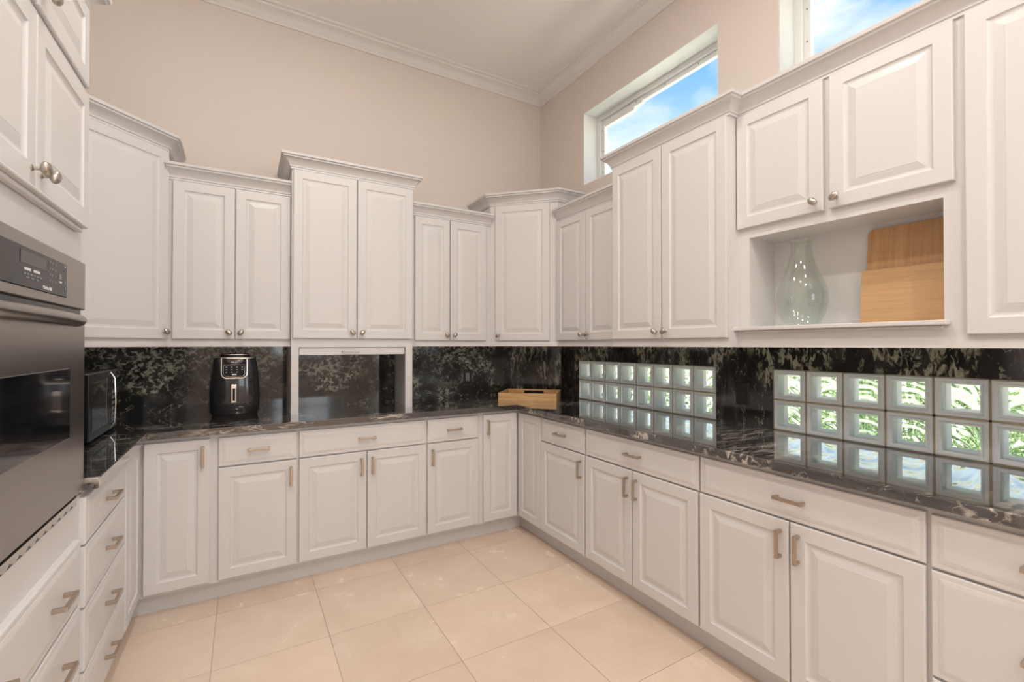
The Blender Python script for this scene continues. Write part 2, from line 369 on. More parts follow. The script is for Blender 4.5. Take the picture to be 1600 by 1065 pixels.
# ------------------------------------------------------------------ glass block windows
bh = 0.1555
def block_mesh(p, seed):
    rnd = random.Random(seed); ph = [rnd.uniform(0, 6.28) for _ in range(10)]
    b, hgt, gap = p, bh, 0.004
    y0, y1, z0, z1 = gap, b - gap, gap, hgt - gap
    def ring(i, x): return [(x, y0 + i, z0 + i), (x, y1 - i, z0 + i), (x, y1 - i, z1 - i), (x, y0 + i, z1 - i)]
    v, f, mi = [], [], []
    prof = [(0.004, 0.085), (0.0, 0.08), (0.0, -0.014), (0.004, -0.020), (0.011, -0.020), (0.014, -0.014), (0.018, -0.013), (0.022, -0.016)]
    for i, x in prof: v += ring(i, x)
    for a in range(len(prof) - 1):
        for k in range(4): f.append((4 * a + k, 4 * a + (k + 1) % 4, 4 * a + 4 + (k + 1) % 4, 4 * a + 4 + k))
    G = [(v, f, 0)]
    # inner side walls
    iv = ring(0.022, -0.016) + ring(0.014, -0.008) + ring(0.014, 0.052) + ring(0.026, 0.066)
    G.append((iv, [(4 * q + k, 4 * q + (k + 1) % 4, 4 * q + 4 + (k + 1) % 4, 4 * q + 4 + k) for q in range(3) for k in range(4)], 0))
    G.append((ring(0.022, -0.016), [(0, 1, 2, 3)], 1))
    # wavy outer pane (closed slab)
    n = 28; v, f = [], []
    def hh(a, c):
        s = 0
        for q in range(5):
            kx, kz = (1.5 + 0.8 * q) * math.cos(ph[q]), (1.5 + 0.8 * q) * math.sin(ph[q])
            s += math.sin(6.28 * (kx * a + kz * c) + ph[q + 5] + 1.6 * math.sin(5 * a + ph[q]) ) / (1 + 0.55 * q)
        return s * 0.0024
    for side in (0, 1):
        for i in range(n + 1):
            for k in range(n + 1):
                a, c = i / n, k / n
                yy, zz = y0 + 0.023 + (y1 - y0 - 0.046) * a, z0 + 0.023 + (z1 - z0 - 0.046) * c
                v.append((0.070 + (0.011 if side else 0) + (hh(a, c) if not side else hh(c + .3, a) * 0.6), yy, zz))
    for side in (0, 1):
        o = side * (n + 1) ** 2
        for i in range(n):
            for k in range(n): f.append((o + i * (n + 1) + k, o + (i + 1) * (n + 1) + k, o + (i + 1) * (n + 1) + k + 1, o + i * (n + 1) + k + 1))
    o = (n + 1) ** 2
    edge = [i * (n + 1) for i in range(n + 1)] + [n * (n + 1) + k for k in range(1, n + 1)] + [i * (n + 1) + n for i in range(n - 1, -1, -1)] + [k for k in range(n - 1, 0, -1)]
    for a in range(len(edge)): c = edge[(a + 1) % len(edge)]; f.append((edge[a], c, o + c, o + edge[a]))
    G.append((v, f, 2))
    return G
for n, (y, p, cnt) in enumerate(BLK):
    w = st(empty('window_%d' % (n + 3), (0, y, CT)))
    protos = []
    for s in range(3):
        ob = mesh('glass_block', block_mesh(p, 11 + s + 5 * n), ['frosted_glass', 'block_pane', 'wavy_glass'], w, smooth=True)
        protos.append(ob.data); bpy.data.objects.remove(ob)
    for i in range(cnt):
        for r in range(2):
            ob = bpy.data.objects.new('glass_block', protos[(i * 2 + r * 3 + i // 3) % 3]); S.collection.objects.link(ob); ob.parent = w
            ob.location = (0, -p * (i + 1), bh * r)
    bars = [box(-0.012, 0.07, -p * i - 0.0045, -p * i + 0.0045, 0, bh * 2) for i in range(cnt + 1)] + [box(-0.012, 0.07, -p * cnt, 0, bh * r - 0.0045, bh * r + 0.0045) for r in (0, 1, 2)]
    mesh('mortar_joint', bars, 'mortar', w)

# ------------------------------------------------------------------ granite
BT = 1.372
def splash(name, geo, m, label): return tag(mesh(name, geo, m), label, 'backsplash')
d = 0.336
splash('backsplash', [box(XL, -d, -0.02, 0, CT, BT)], 'granite_back', 'dark green-veined granite backsplash slab behind the air fryer')
splash('backsplash', [prism([(-d, 0), (-d, -0.02), (-0.02, -d), (0, -d)], CT, BT)], 'granite_corner', 'narrow granite backsplash slab set across the corner behind the wooden tray')
g = holed(-3.7, -d, CT, BT, [(y - p * n - 0.001, y + 0.001, CT, 1.246) for y, p, n in BLK], -0.02, 0)
splash('backsplash', [([(t, u, z) for u, t, z in g[0]], g[1])], 'granite_right', 'granite backsplash slab framing the glass block windows')
splash('backsplash', [box(XL, XL + 0.02, -1.53, -0.02, CT, BT)], 'granite_back', 'granite backsplash slab behind the black microwave')
cp = [(XL, -0.0), (XL, -1.53), (-2.782, -1.53), (-2.782, -0.66), (-0.66, -0.66), (-0.66, -3.70), (0, -3.70), (0, 0)]
tag(mesh('countertop', [prism(cp, 0.898, CT)], 'granite_top', bevel=0.004, seg=2), 'polished black granite countertop running round all three sides', 'countertop')

# ------------------------------------------------------------------ cabinets
DOOR = [(0, 0), (0, 0.016), (0.0015, 0.019), (0.004, 0.020), (0.052, 0.020), (0.0545, 0.0165), (0.058, 0.0145), (0.0635, 0.0135), (0.068, 0.0135), (0.086, 0.0175), (0.092, 0.0185), (0.095, 0.0195)]
DRAW = [(0, 0), (0, 0.013), (0.002, 0.016), (0.005, 0.0168), (0.016, 0.0168), (0.019, 0.0178), (0.030, 0.0198), (0.034, 0.020)]
CROWN = [(0, 0), (0.008, 0.0), (0.008, 0.010), (0.013, 0.013), (0.013, 0.022), (0.017, 0.027), (0.022, 0.036), (0.032, 0.048), (0.044, 0.057), (0.050, 0.060), (0.051, 0.068), (0.060, 0.071), (0.062, 0.085), (0, 0.085)]
def pull(parent, M, length=0.105, vertical=False):
    L = length / 2
    g = [box(-L, L, -0.033, -0.023, -0.0065, 0.0065), box(-L, -L + 0.012, -0.025, 0, -0.0065, 0.0065), box(L - 0.012, L, -0.025, 0, -0.0065, 0.0065)]
    if vertical: M = M @ Matrix.Rotation(R(90), 4, 'Y')
    return mesh('handle', g, 'pull_metal', parent, M, bevel=0.0015)
def knob_geo():
    g = [tf(lathe([(0.0075, 0), (0.0075, 0.003), (0.0045, 0.005), (0.004, 0.016), (0.0060, 0.022)], 12, True), Matrix.Rotation(R(90), 4, 'X'))]
    v, f = [], []; nu, nv = 24, 14
    for j in range(nv + 1):
        th = math.pi * j / nv
        for i in range(nu):
            a = 2 * math.pi * i / nu
            gr = 1 - 0.20 * max(0, math.cos(3.0 * (th - 1.57) * 2 + 0.6 * math.sin(a))) ** 6 * (1 if math.cos(a) * 0 + math.sin(a) < 0.2 else 0.2)
            x, y, z = 0.0205 * math.cos(th), 0.0115 * math.sin(th) * math.sin(a) * gr, 0.0145 * math.sin(th) * math.cos(a) * gr
            v.append((x, y - 0.027, z))
    for j in range(nv):
        for i in range(nu): f.append((j * nu + i, j * nu + (i + 1) % nu, (j + 1) * nu + (i + 1) % nu, (j + 1) * nu + i))
    g.append((v, f)); return g
KN = knob_geo()
def knob(parent, M, side):
    return mesh('knob', KN, 'brushed_nickel', parent, M @ Matrix.Rotation(R(40 * side), 4, 'Y'), smooth=True)
T = Matrix.Translation
def frame(run, u0, z0, name):
    if run == 'back': return empty(name, (u0, 0, z0), 0)
    if run == 'right': return empty(name, (0, -u0, z0), R(-90))
    if run == 'left': return empty(name, (XL, u0, z0), R(90))
def door(parent, M, w, h, hw=None, side=0, prof=DOOR, name='door'):
    """hw: 'pull','knob',None ; side: -1 hardware at left edge, +1 at right edge"""
    d = mesh(name, [rings(w, h, prof)], 'cabinet_paint', parent, M)
    if hw == 'pull': pull(d, M @ T((w - 0.030 if side > 0 else 0.030, -0.020, h - 0.088)), vertical=True)
    if hw == 'knob': knob(d, M @ T((w - 0.028 if side > 0 else 0.028, -0.020, 0.040)), side)
    return d
def drawer(parent, M, w, h, pulls=(0.5,)):
    d = mesh('drawer', [rings(w, h, DRAW)], 'cabinet_paint', parent, M)
    for p in pulls: pull(d, M @ T((w * p, -0.020, h / 2)))
    return d
BD = 0.61
def base_cab(run, u0, u1, label, doors=(), drawers=(), z1=0.898):
    e = tag(frame(run, u0, 0, 'base_cabinet'), label, 'cabinet')
    mesh('body', [box(0, u1 - u0, -BD, 0, 0.105, z1)], 'cabinet_paint', e)
    mesh('toe_kick', [box(0, u1 - u0, -0.55, 0, 0, 0.105)], 'cabinet_paint', e)
    for a, b, za, zb, s in doors: door(e, T((a - u0, -BD, za)), b - a, zb - za, 'pull' if s else None, s)
    for q in drawers: drawer(e, T((q[0] - u0, -BD, q[2])), q[1] - q[0], q[3] - q[2], q[4] if len(q) > 4 else (0.5,))
    return e
ZB, ZD, ZR, ZT = 0.121, 0.715, 0.722, 0.876
# --- back run
base_cab('back', -2.505, -2.101, 'white base cabinet with one door and drawer, below the air fryer', [(-2.485, -2.107, ZB, ZD, 1)], [(-2.485, -2.107, ZR, ZT)])
base_cab('back', -2.101, -1.328, 'white two-door base cabinet with a wide drawer, below the appliance garage', [(-2.095, -1.716, ZB, ZD, 1), (-1.711, -1.334, ZB, ZD, -1)], [(-2.095, -1.334, ZR, ZT)])
base_cab('back', -1.328, -0.930, 'white one-door base cabinet with drawer, between the garage cabinet and the tray corner', [(-1.322, -0.950, ZB, ZD, -1)], [(-1.322, -0.950, ZR, ZT)])
# --- corner units (two doors meeting at the inside corner)
def corner_base(loc, label, bodies, kicks, doorsM):
    e = tag(empty('corner_base_cabinet', loc), label, 'cabinet')
    mesh('body', bodies, 'cabinet_paint', e); mesh('toe_kick', kicks, 'cabinet_paint', e)
    for M, w, hw, s in doorsM: door(e, M, w, ZT - ZB, hw, s)
    return e
RZ = lambda a: Matrix.Rotation(R(a), 4, 'Z')
corner_base((0, 0, 0), 'white corner base cabinet with two folding doors, under the wooden tray',
    [prism([(-0.930, 0), (-0.930, -BD), (-BD, -BD), (-BD, -0.928), (0, -0.928), (0, 0)], 0.105, 0.898)],
    [prism([(-0.930, 0), (-0.930, -0.55), (-0.55, -0.55), (-0.55, -0.928), (0, -0.928), (0, 0)], 0, 0.105)],
    [(T((-0.911, -BD, ZB)), 0.911 - 0.636, 'pull', -1), (T((-BD, -0.638, ZB)) @ RZ(-90), 0.925 - 0.638, None, 0)])
corner_base((XL, 0, 0), 'white corner base cabinet with two folding doors, under the black microwave',
    [prism([(0, 0), (0, -0.945), (BD, -0.945), (BD, -BD), (0.935, -BD), (0.935, 0)], 0.105, 0.898)],
    [prism([(0, 0), (0, -0.945), (0.55, -0.945), (0.55, -0.55), (0.935, -0.55), (0.935, 0)], 0, 0.105)],
    [(T((0.640, -BD, ZB)), 0.276, 'pull', 1), (T((BD, -0.941, ZB)) @ RZ(90), 0.303, None, 0)])
# --- right run (u = -y)
base_cab('right', 0.928, 1.394, 'white one-door base cabinet with drawer, right beside the folding corner doors', [(0.930, 1.388, ZB, ZD, 1)], [(0.932, 1.389, ZR, ZT)])
base_cab('right', 1.394, 2.181, 'white two-door base cabinet with wide drawer, below the glass block window by the tray', [(1.400, 1.775, ZB, ZD, 1), (1.780, 2.174, ZB, ZD, -1)], [(1.402, 2.177, ZR, ZT)])
base_cab('right', 2.181, 2.968, 'white two-door base cabinet with wide drawer, below the vase niche', [(2.185, 2.568, ZB, ZD, 1), (2.573, 2.962, ZB, ZD, -1)], [(2.187, 2.963, ZR, ZT)])
base_cab('right', 2.968, 3.70, 'white three-drawer base cabinet at the end of the glass block wall', [], [(2.974, 3.45, 0.718, 0.873), (2.974, 3.45, 0.402, 0.710), (2.974, 3.45, ZB, 0.394)])
# --- left run (u = y)
base_cab('left', -1.530, -0.945, 'white four-drawer base cabinet between the wall oven and the corner', [], [(-1.526, -0.948, a, b) for a, b in ((0.722, 0.874), (0.518, 0.714), (0.312, 0.510), (0.118, 0.304))])

def crown_part(e, path, z): return mesh('crown_moulding', [sweep(path, [(o, z + q) for o, q in CROWN])], 'cabinet_paint', e, smooth=True)
def upper_cab(run, u0, u1, z0, z1, depth, doors, label, crown=(0, 0), rail=True, knobs=True):
    """depth = carcass depth, doors (ua,ub,za,zb,side); crown returns: (left,right) length in m, 0 = none"""
    e = tag(frame(run, u0, z0, 'upper_cabinet'), label, 'cabinet'); w = u1 - u0; h = z1 - z0
    mesh('body', [box(0, w, -depth, 0, 0.03, h)], 'cabinet_paint', e)
    mesh('light_rail', [box(0, w, -depth - 0.006, -depth + 0.02, 0, 0.024), box(0, w, -depth - 0.003, -depth + 0.02, 0.024, 0.030), box(0, 0.018, -depth + 0.02, -0.0225, 0, 0.03), box(w - 0.018, w, -depth + 0.02, -0.0225, 0, 0.03)], 'cabinet_paint', e)
    for a, b, za, zb, s in doors: door(e, T((a - u0, -depth, za - z0)), b - a, zb - za, 'knob' if s else None, s)
    p = [(0, -depth), (w, -depth)]
    if crown[0]: p = [(0, -depth + crown[0])] + p
    if crown[1]: p = p + [(w, -depth + crown[1])]
    crown_part(e, p, h - 0.001)
    return e
ZU, Z1, Z2 = 1.360, 2.309, 2.467
UB = 1.405
upper_cab('back', -2.750, -2.119, ZU, Z1, 0.31, [(-2.722, -2.422, UB, Z1 - 0.006, 1), (-2.417, -2.121, UB, Z1 - 0.006, -1)], 'low white wall cabinet above the air fryer')
upper_cab('back', -1.349, -0.690, ZU, Z1, 0.31, [(-1.311, -1.043, UB, Z1 - 0.006, 1), (-1.037, -0.736, UB, Z1 - 0.006, -1)], 'low white two-door wall cabinet between the appliance garage and the angled corner cabinet')
# appliance garage unit
def garage():
    u0, u1, D = -2.119, -1.347, 0.38; w = u1 - u0
    e = tag(empty('appliance_garage_cabinet', (u0, 0, CT)), 'tall white wall cabinet with an open appliance garage standing on the counter', 'cabinet')
    h = Z2 - CT; o = 1.358 - CT; b = 1.405 - CT
    mesh('body', [box(0, w, -D, 0, b, h)], 'cabinet_paint', e)
    mesh('side_panel', [box(0, 0.042, -D, -D + 0.02, 0, b), box(0.0, 0.02, -D + 0.02, -0.02, 0, b)], 'cabinet_paint', e)
    mesh('side_panel', [box(w - 0.05, w, -D, -D + 0.02, 0, b), box(w - 0.02, w, -D + 0.02, -0.02, 0, b)], 'cabinet_paint', e)
    mesh('top_rail', [box(0.042, w - 0.05, -D, -D + 0.02, o - 0.002, b)], 'cabinet_paint', e)
    d = mesh('roller_door', [box(0.046, w - 0.054, -D + 0.008, -D + 0.024, o - 0.052, o - 0.006), box(0.046, w - 0.054, -D + 0.014, -D + 0.024, o - 0.006, o + 0.01)] , 'cabinet_paint', e, bevel=0.002)
    mesh('handle', [box(0.30, 0.41, -D - 0.018, -D - 0.010, o - 0.036, o - 0.026), box(0.30, 0.310, -D - 0.012, -D + 0.010, o - 0.036, o - 0.026), box(0.40, 0.41, -D - 0.012, -D + 0.010, o - 0.036, o - 0.026)], 'pull_paint', d, bevel=0.002)
    for a, bb, s in ((-2.112, -1.732, 1), (-1.726, -1.351, -1)): door(e, T((a - u0, -D, 1.412 - CT)), bb - a, Z2 - 0.006 - 1.412, 'knob', s)
    crown_part(e, [(0, -0.0), (0, -D), (w, -D), (w, 0)], h - 0.001)
garage()
# diagonal corner wall cabinets
def diag(name, loc, poly, M, w, side, path, label):
    e = tag(empty(name, loc), label, 'cabinet'); h = Z2 - ZU
    mesh('body', [prism(poly, 0.03, h)], 'cabinet_paint', e)
    door(e, M, w, Z2 - 0.006 - UB, 'knob', side)
    mesh('light_rail', [sweep(path[1:-1], [(-0.02, 0), (0.006, 0), (0.006, 0.024), (0.003, 0.03), (-0.02, 0.03)])], 'cabinet_paint', e)
    crown_part(e, path, h - 0.001)
q = 0.31; L = 0.69; dl = (L - q) * math.sqrt(2)
diag('corner_upper_cabinet', (0, 0, ZU), [(-L, 0), (-L, -q), (-q, -L), (0, -L), (0, 0)], T((-L, -q, UB - ZU)) @ RZ(-45) @ T((0.045, 0, 0)), dl - 0.108, -1,
     [(-L, 0), (-L, -q), (-q, -L), (0, -L)], 'tall angled corner wall cabinet above the wooden tray')
diag('corner_upper_cabinet', (XL, 0, ZU), [(0, 0), (0, -L), (q, -L), (L, -q), (L, 0)], T((q, -L, UB - ZU)) @ RZ(45) @ T((0.060, 0, 0)), dl - 0.062, 1,
     [(0, -L), (q, -L), (L, -q), (L, 0)], 'tall angled corner wall cabinet above the black microwave')
# right run uppers
upper_cab('right', 0.690, 1.374, ZU, Z1, 0.31, [(0.696, 1.035, UB, Z1 - 0.006, 1), (1.042, 1.370, UB, Z1 - 0.006, -1)], 'low white two-door wall cabinet next to the angled corner cabinet, over the glass blocks')
upper_cab('right', 1.374, 2.164, ZU, Z2, 0.38, [(1.384, 1.766, UB, Z2 - 0.006, 1), (1.773, 2.162, UB, Z2 - 0.006, -1)], 'tall deep two-door wall cabinet under the clerestory window, beside the vase niche', crown=(0.38, 0.10))
def niche():
    u0, u1, D = 2.164, 2.966, 0.31; w = u1 - u0
    e = tag(frame('right', u0, ZU, 'niche_cabinet'), 'white wall cabinet with two short doors above an open display niche', 'cabinet')
    h = Z2 - ZU; a, b, c, t = 2.222 - u0, 2.917 - u0, 1.452 - ZU, 1.875 - ZU
    g = holed(0, w, 0.03, h, [(a, b, c, t)], -D, -0.10)
    mesh('body', [g, box(0, w, -0.10, 0, 0.03, h)], 'cabinet_paint', e)
    mesh('niche_shelf', [box(a - 0.066, b + 0.016, -D - 0.038, -D, c - 0.014, c + 0.003), box(a, b, -D - 0.002, -0.10, c - 0.004, c + 0.003)], 'cabinet_paint', e, bevel=0.004)
    mesh('shelf_moulding', [box(a - 0.03, b, -D - 0.012, -D, c - 0.026, c - 0.014)], 'cabinet_paint', e, bevel=0.004)
    mesh('light_rail', [box(0, w, -D - 0.006, -D + 0.02, 0, 0.024), box(0, w, -D - 0.003, -D + 0.02, 0.024, 0.03)], 'cabinet_paint', e)
    door(e, T((2.169 - u0, -D, 1.922 - ZU)), 2.549 - 2.169, 2.461 - 1.922, 'knob', 1)
    door(e, T((2.572 - u0, -D, 1.922 - ZU)), 2.949 - 2.572, 2.461 - 1.922, 'knob', -1)
    crown_part(e, [(0, -D), (w, -D)], h - 0.001)
niche()
upper_cab('right', 2.966, 3.70, ZU, Z2, 0.31, [(2.976, 3.36, UB, Z2 - 0.004, 1)], 'tall white wall cabinet beyond the vase niche')

# ------------------------------------------------------------------ oven tower
u0, u1 = -2.45, -1.53; TW = u1 - u0; D = BD
e = tag(frame('left', u0, 0, 'oven_cabinet'), 'tall white cabinet housing the built-in wall oven', 'cabinet')
g = holed(0, TW, 0.105, Z2, [(0.06, 0.86, 0.90, 1.615)], -D, -0.05)
mesh('body', [g, box(0, TW, -0.05, 0, 0.105, Z2)], 'cabinet_paint', e)
mesh('toe_kick', [box(0, TW, -0.55, 0, 0, 0.105)], 'cabinet_paint', e)
mid = -1.972
for a, b, s in ((-2.42, mid - 0.002, 1), (mid + 0.002, -1.537, -1)):
    door(e, T((a - u0, -D, 1.752)), b - a, 2.180 - 1.752, 'knob', s)
    door(e, T((a - u0, -D, 2.204)), b - a, 2.461 - 2.204, 'knob', s)
mesh('ledge_moulding', [box(0.02, TW - 0.052, -D - 0.030, -D, 1.737, 1.748), box(0.03, TW - 0.056, -D - 0.018, -D, 1.724, 1.737)], 'cabinet_paint', e, bevel=0.004)
mesh('ledge_moulding', [box(0.0, TW - 0.004, -D - 0.012, -D, 2.184, 2.200)], 'cabinet_paint', e, bevel=0.004)
for za, zb in ((0.562, 0.757), (0.362, 0.552), (0.118, 0.352)): drawer(e, T((-2.42 - u0, -D, za)), 0.845, zb - za, (0.26, 0.74))
crown_part(e, [(0, -D), (TW, -D), (TW, 0)], Z2 - 0.001)

ov = tag(frame('left', -1.975, 0.868, 'built_in_oven'), 'stainless steel built-in wall oven with black glass control panel', 'oven')
hw = 0.40; D = BD; zo = 0.868
P = lambda z: z - zo
mesh('housing', [box(-hw + 0.02, hw - 0.02, -D + 0.002, -0.06, P(0.905), P(1.61))], 'black_plastic', ov)
mesh('control_fascia', [box(-hw, hw, -D - 0.022, -D, P(1.480), P(1.628))], 'stainless', ov, bevel=0.003)
cpn = mesh('control_panel', [box(-0.215, 0.215, -D - 0.0245, -D - 0.02, P(1.503), P(1.597))], 'panel_black', ov, bevel=0.002)
yb = -D - 0.0250
mesh('display', [box(-0.10, 0.055, yb - 0.0003, yb + 0.001, P(1.557), P(1.586))], 'oven_glass', cpn)
def key(x, z, w, h, m='grey_print'): mesh('button', [box(x - w / 2, x + w / 2, yb - 0.0006, yb + 0.001, P(z) - h / 2, P(z) + h / 2)], m, cpn)
for r in range(4):
    for c in range(3): key(0.083 + 0.019 * c, 1.583 - 0.0155 * r, 0.007, 0.005)
for x in (-0.06, -0.005): key(x, 1.546, 0.036, 0.006, 'white_print')
for k in range(6): key(-0.075 + 0.019 * k, 1.535, 0.012, 0.004)
for k in range(3): key(-0.06 + 0.03 * k, 1.527, 0.014, 0.004)
key(0.158, 1.556, 0.016, 0.014); key(0.160, 1.541, 0.020, 0.004, 'white_print'); key(0.197, 1.588, 0.005, 0.004, 'white_print')
key(0.198, 1.543, 0.008, 0.008); key(0.198, 1.527, 0.008, 0.008)
text_mesh('lettering', 'KitchenAid', 0.013, 'white_print', cpn, T((0.065, yb - 0.0003, P(1.514))) @ FRONT)
mesh('vent_slot', [box(-hw + 0.006, hw - 0.006, -D - 0.012, -D, P(1.462), P(1.480))], 'panel_black', ov)
od = mesh('oven_door', [box(-hw, hw, -D - 0.022, -D, P(0.914), P(1.461))], 'stainless', ov, bevel=0.004)
mesh('door_glass', [box(-0.252, 0.252, -D - 0.0245, -D - 0.02, P(1.100), P(1.303))], 'oven_glass', od, bevel=0.004)
pts = [(-0.30, -D - 0.015, P(1.440)), (-0.298, -D - 0.028, P(1.442)), (-0.288, -D - 0.034, P(1.443))] + [(-0.28 + 0.56 * k / 12, -D - 0.036 - 0.012 * math.sin(math.pi * k / 12), P(1.443)) for k in range(13)] + [(0.288, -D - 0.034, P(1.443)), (0.298, -D - 0.028, P(1.442)), (0.30, -D - 0.015, P(1.440))]
mesh('handle', [tube(pts, 0.017, 14)], 'stainless', od, smooth=True)
# scalloped vent trim
v, f = [], []; nn = 120
for i in range(nn + 1):
    x = -hw + 2 * hw * i / nn; zz = P(0.878) - 0.009 * abs(math.sin(math.pi * i / nn * 15))
    v += [(x, -D - 0.006, zz), (x, -D - 0.010, P(0.894)), (x, -D - 0.018, P(0.904)), (x, -D, P(0.904)), (x, -D, zz)]
for i in range(nn):
    for k in range(5): f.append((5 * i + k, 5 * i + (k + 1) % 5, 5 * i + 5 + (k + 1) % 5, 5 * i + 5 + k))
f += [(0, 1, 2, 3, 4), tuple(5 * nn + k for k in (4, 3, 2, 1, 0))]
mesh('vent_trim', [(v, f)], 'trim_steel', ov)
mesh('lower_vent_slot', [box(-hw + 0.002, hw - 0.002, -D - 0.005, -D, P(0.868), P(0.916))], 'panel_black', ov)

# ------------------------------------------------------------------ microwave
mw = tag(frame('left', -0.90, CT, 'microwave'), 'black countertop microwave in the corner beside the wall oven', 'microwave')
mw.location.x = -3.36
mesh('body', [box(0, 0.51, -0.39, 0, 0.012, 0.31)], 'black_plastic', mw, bevel=0.006)
md = mesh('door', [box(0.0, 0.385, -0.415, -0.39, 0.014, 0.306)], 'black_plastic', mw, bevel=0.004)
mesh('door_glass', [box(0.035, 0.325, -0.417, -0.41, 0.05, 0.27)], 'oven_glass', md, bevel=0.003)
mesh('handle', [tube([(0.372, -0.412, 0.02), (0.372, -0.430, 0.05), (0.372, -0.434, 0.15), (0.372, -0.430, 0.27), (0.372, -0.412, 0.302)], 0.0035, 8)], 'chrome', md, smooth=True)
mp_ = mesh('control_panel', [box(0.389, 0.51, -0.413, -0.39, 0.014, 0.306)], 'panel_black', mw, bevel=0.004)
for r in range(6):
    for c in range(3): mesh('button', [box(0.408 + 0.032 * c, 0.428 + 0.032 * c, -0.4145, -0.41, 0.05 + 0.028 * r, 0.066 + 0.028 * r)], 'grey_print', mp_)
mesh('display', [box(0.405, 0.497, -0.4145, -0.41, 0.235, 0.275)], 'oven_glass', mp_)
mesh('top_trim', [box(0.0, 0.51, -0.413, -0.402, 0.3055, 0.3085)], 'chrome', mw)
for x in (0.05, 0.46):
    for y in (-0.05, -0.34): mesh('foot', [box(x - 0.015, x + 0.015, y - 0.015, y + 0.015, 0, 0.014)], 'rubber', mw)

# ------------------------------------------------------------------ air fryer
def sup(w, d, z, n=40, ex=3.2, yo=0.0):
    r = []
    for i in range(n):
        a = 2 * math.pi * i / n; c, s = math.cos(a), math.sin(a)
        r.append((w / 2 * math.copysign(abs(c) ** (2 / ex), c), d / 2 * math.copysign(abs(s) ** (2 / ex), s) + yo, z))
    return r
def loft(rs):
    n = len(rs[0]); v = [p for r in rs for p in r]; f = [list(range(n))[::-1], list(range((len(rs) - 1) * n, len(rs) * n))]
    for j in range(len(rs) - 1):
        for i in range(n): f.append((j * n + i, j * n + (i + 1) % n, (j + 1) * n + (i + 1) % n, (j + 1) * n + i))
    return v, f
af = tag(empty('air_fryer', (-2.417, -0.178, CT)), 'black air fryer with silver-rimmed control panel on the counter', 'air fryer')
mesh('base', [loft([sup(0.240, 0.255, 0.0), sup(0.250, 0.270, 0.022)])], 'rubber', af, smooth=True)
mesh('body', [loft([sup(0.250, 0.270, 0.020), sup(0.268, 0.284, 0.030), sup(0.272, 0.288, 0.10), sup(0.268, 0.286, 0.18), sup(0.257, 0.278, 0.25), sup(0.240, 0.264, 0.315), sup(0.228, 0.256, 0.355), sup(0.222, 0.250, 0.362)])], 'fryer_black', af, smooth=True)
mesh('rim', [loft([sup(0.236, 0.264, 0.352), sup(0.238, 0.266, 0.358), sup(0.230, 0.258, 0.363)])], 'chrome', af, smooth=True)
mesh('lid', [loft([sup(0.165, 0.19, 0.362, yo=0.02), sup(0.165, 0.19, 0.376, yo=0.02), sup(0.15, 0.175, 0.38, yo=0.02)])], 'black_plastic', af, smooth=True)
mesh('lid_trim', [loft([sup(0.168, 0.193, 0.374, yo=0.02), sup(0.168, 0.193, 0.378, yo=0.02)])], 'chrome', af)
def ushape(hw, zt, zb, rad, n=8):
    p = [(-hw, zt)]
    for i in range(n + 1): a = math.pi + math.pi / 2 * i / n; p.append((-hw + rad + rad * math.cos(a), zb + rad + rad * math.sin(a)))
    for i in range(n + 1): a = 1.5 * math.pi + math.pi / 2 * i / n; p.append((hw - rad + rad * math.cos(a), zb + rad + rad * math.sin(a)))
    p.append((hw, zt)); return p
fy = -0.148
PX = -0.004
tilt = T((PX, -0.1385, 0.235)) @ Matrix.Rotation(R(-9), 4, 'X') @ T((-PX, 0, -0.235))
u = ushape(0.066, 0.356, 0.236, 0.028)
pv = [(PX + x, -0.006, z) for x, z in u] + [(PX + x, 0.030, z) for x, z in u]; m_ = len(u)
fp = mesh('control_panel', [(pv, [list(range(m_)), list(range(m_, 2 * m_))[::-1]] + [(i, (i + 1) % m_, m_ + (i + 1) % m_, m_ + i) for i in range(m_)])], 'panel_black', af, tilt)
mesh('panel_trim', [tube([(PX + x, -0.006, z) for x, z in u], 0.0042, 8)], 'chrome', fp, tilt, smooth=True)
u2 = ushape(0.054, 0.316, 0.246, 0.018)
mesh('inner_trim', [tube([(PX + x, -0.007, z) for x, z in u2] + [(PX - 0.054, -0.007, 0.316)], 0.0012, 6)], 'chrome', fp, tilt)
for r, zz in enumerate((0.302, 0.287, 0.272)):
    for c in range(4 if r < 2 else 3): mesh('button', [box(PX - 0.040 + 0.027 * c - 0.005, PX - 0.040 + 0.027 * c + 0.005, -0.0072, -0.005, zz - 0.0025, zz + 0.0025)], 'grey_print', fp, tilt)
mesh('start_button', [box(PX - 0.012, PX + 0.012, -0.0075, -0.005, 0.255, 0.262)], 'white_print', fp, tilt)
text_mesh('lettering', 'NINJA', 0.013, 'white_print', fp, tilt @ T((PX, -0.0066, 0.332)) @ FRONT)
bk = mesh('handle', [box(PX - 0.017, PX + 0.013, -0.172, -0.13, 0.176, 0.200), box(PX - 0.016, PX - 0.006, -0.172, -0.155, 0.100, 0.18), box(PX + 0.003, PX + 0.012, -0.172, -0.155, 0.100, 0.18), box(PX - 0.017, PX + 0.013, -0.168, -0.13, 0.092, 0.104)], 'chrome', af, bevel=0.003)
mesh('handle_grip', [box(PX - 0.007, PX + 0.004, -0.166, -0.15, 0.102, 0.178)], 'black_plastic', bk)

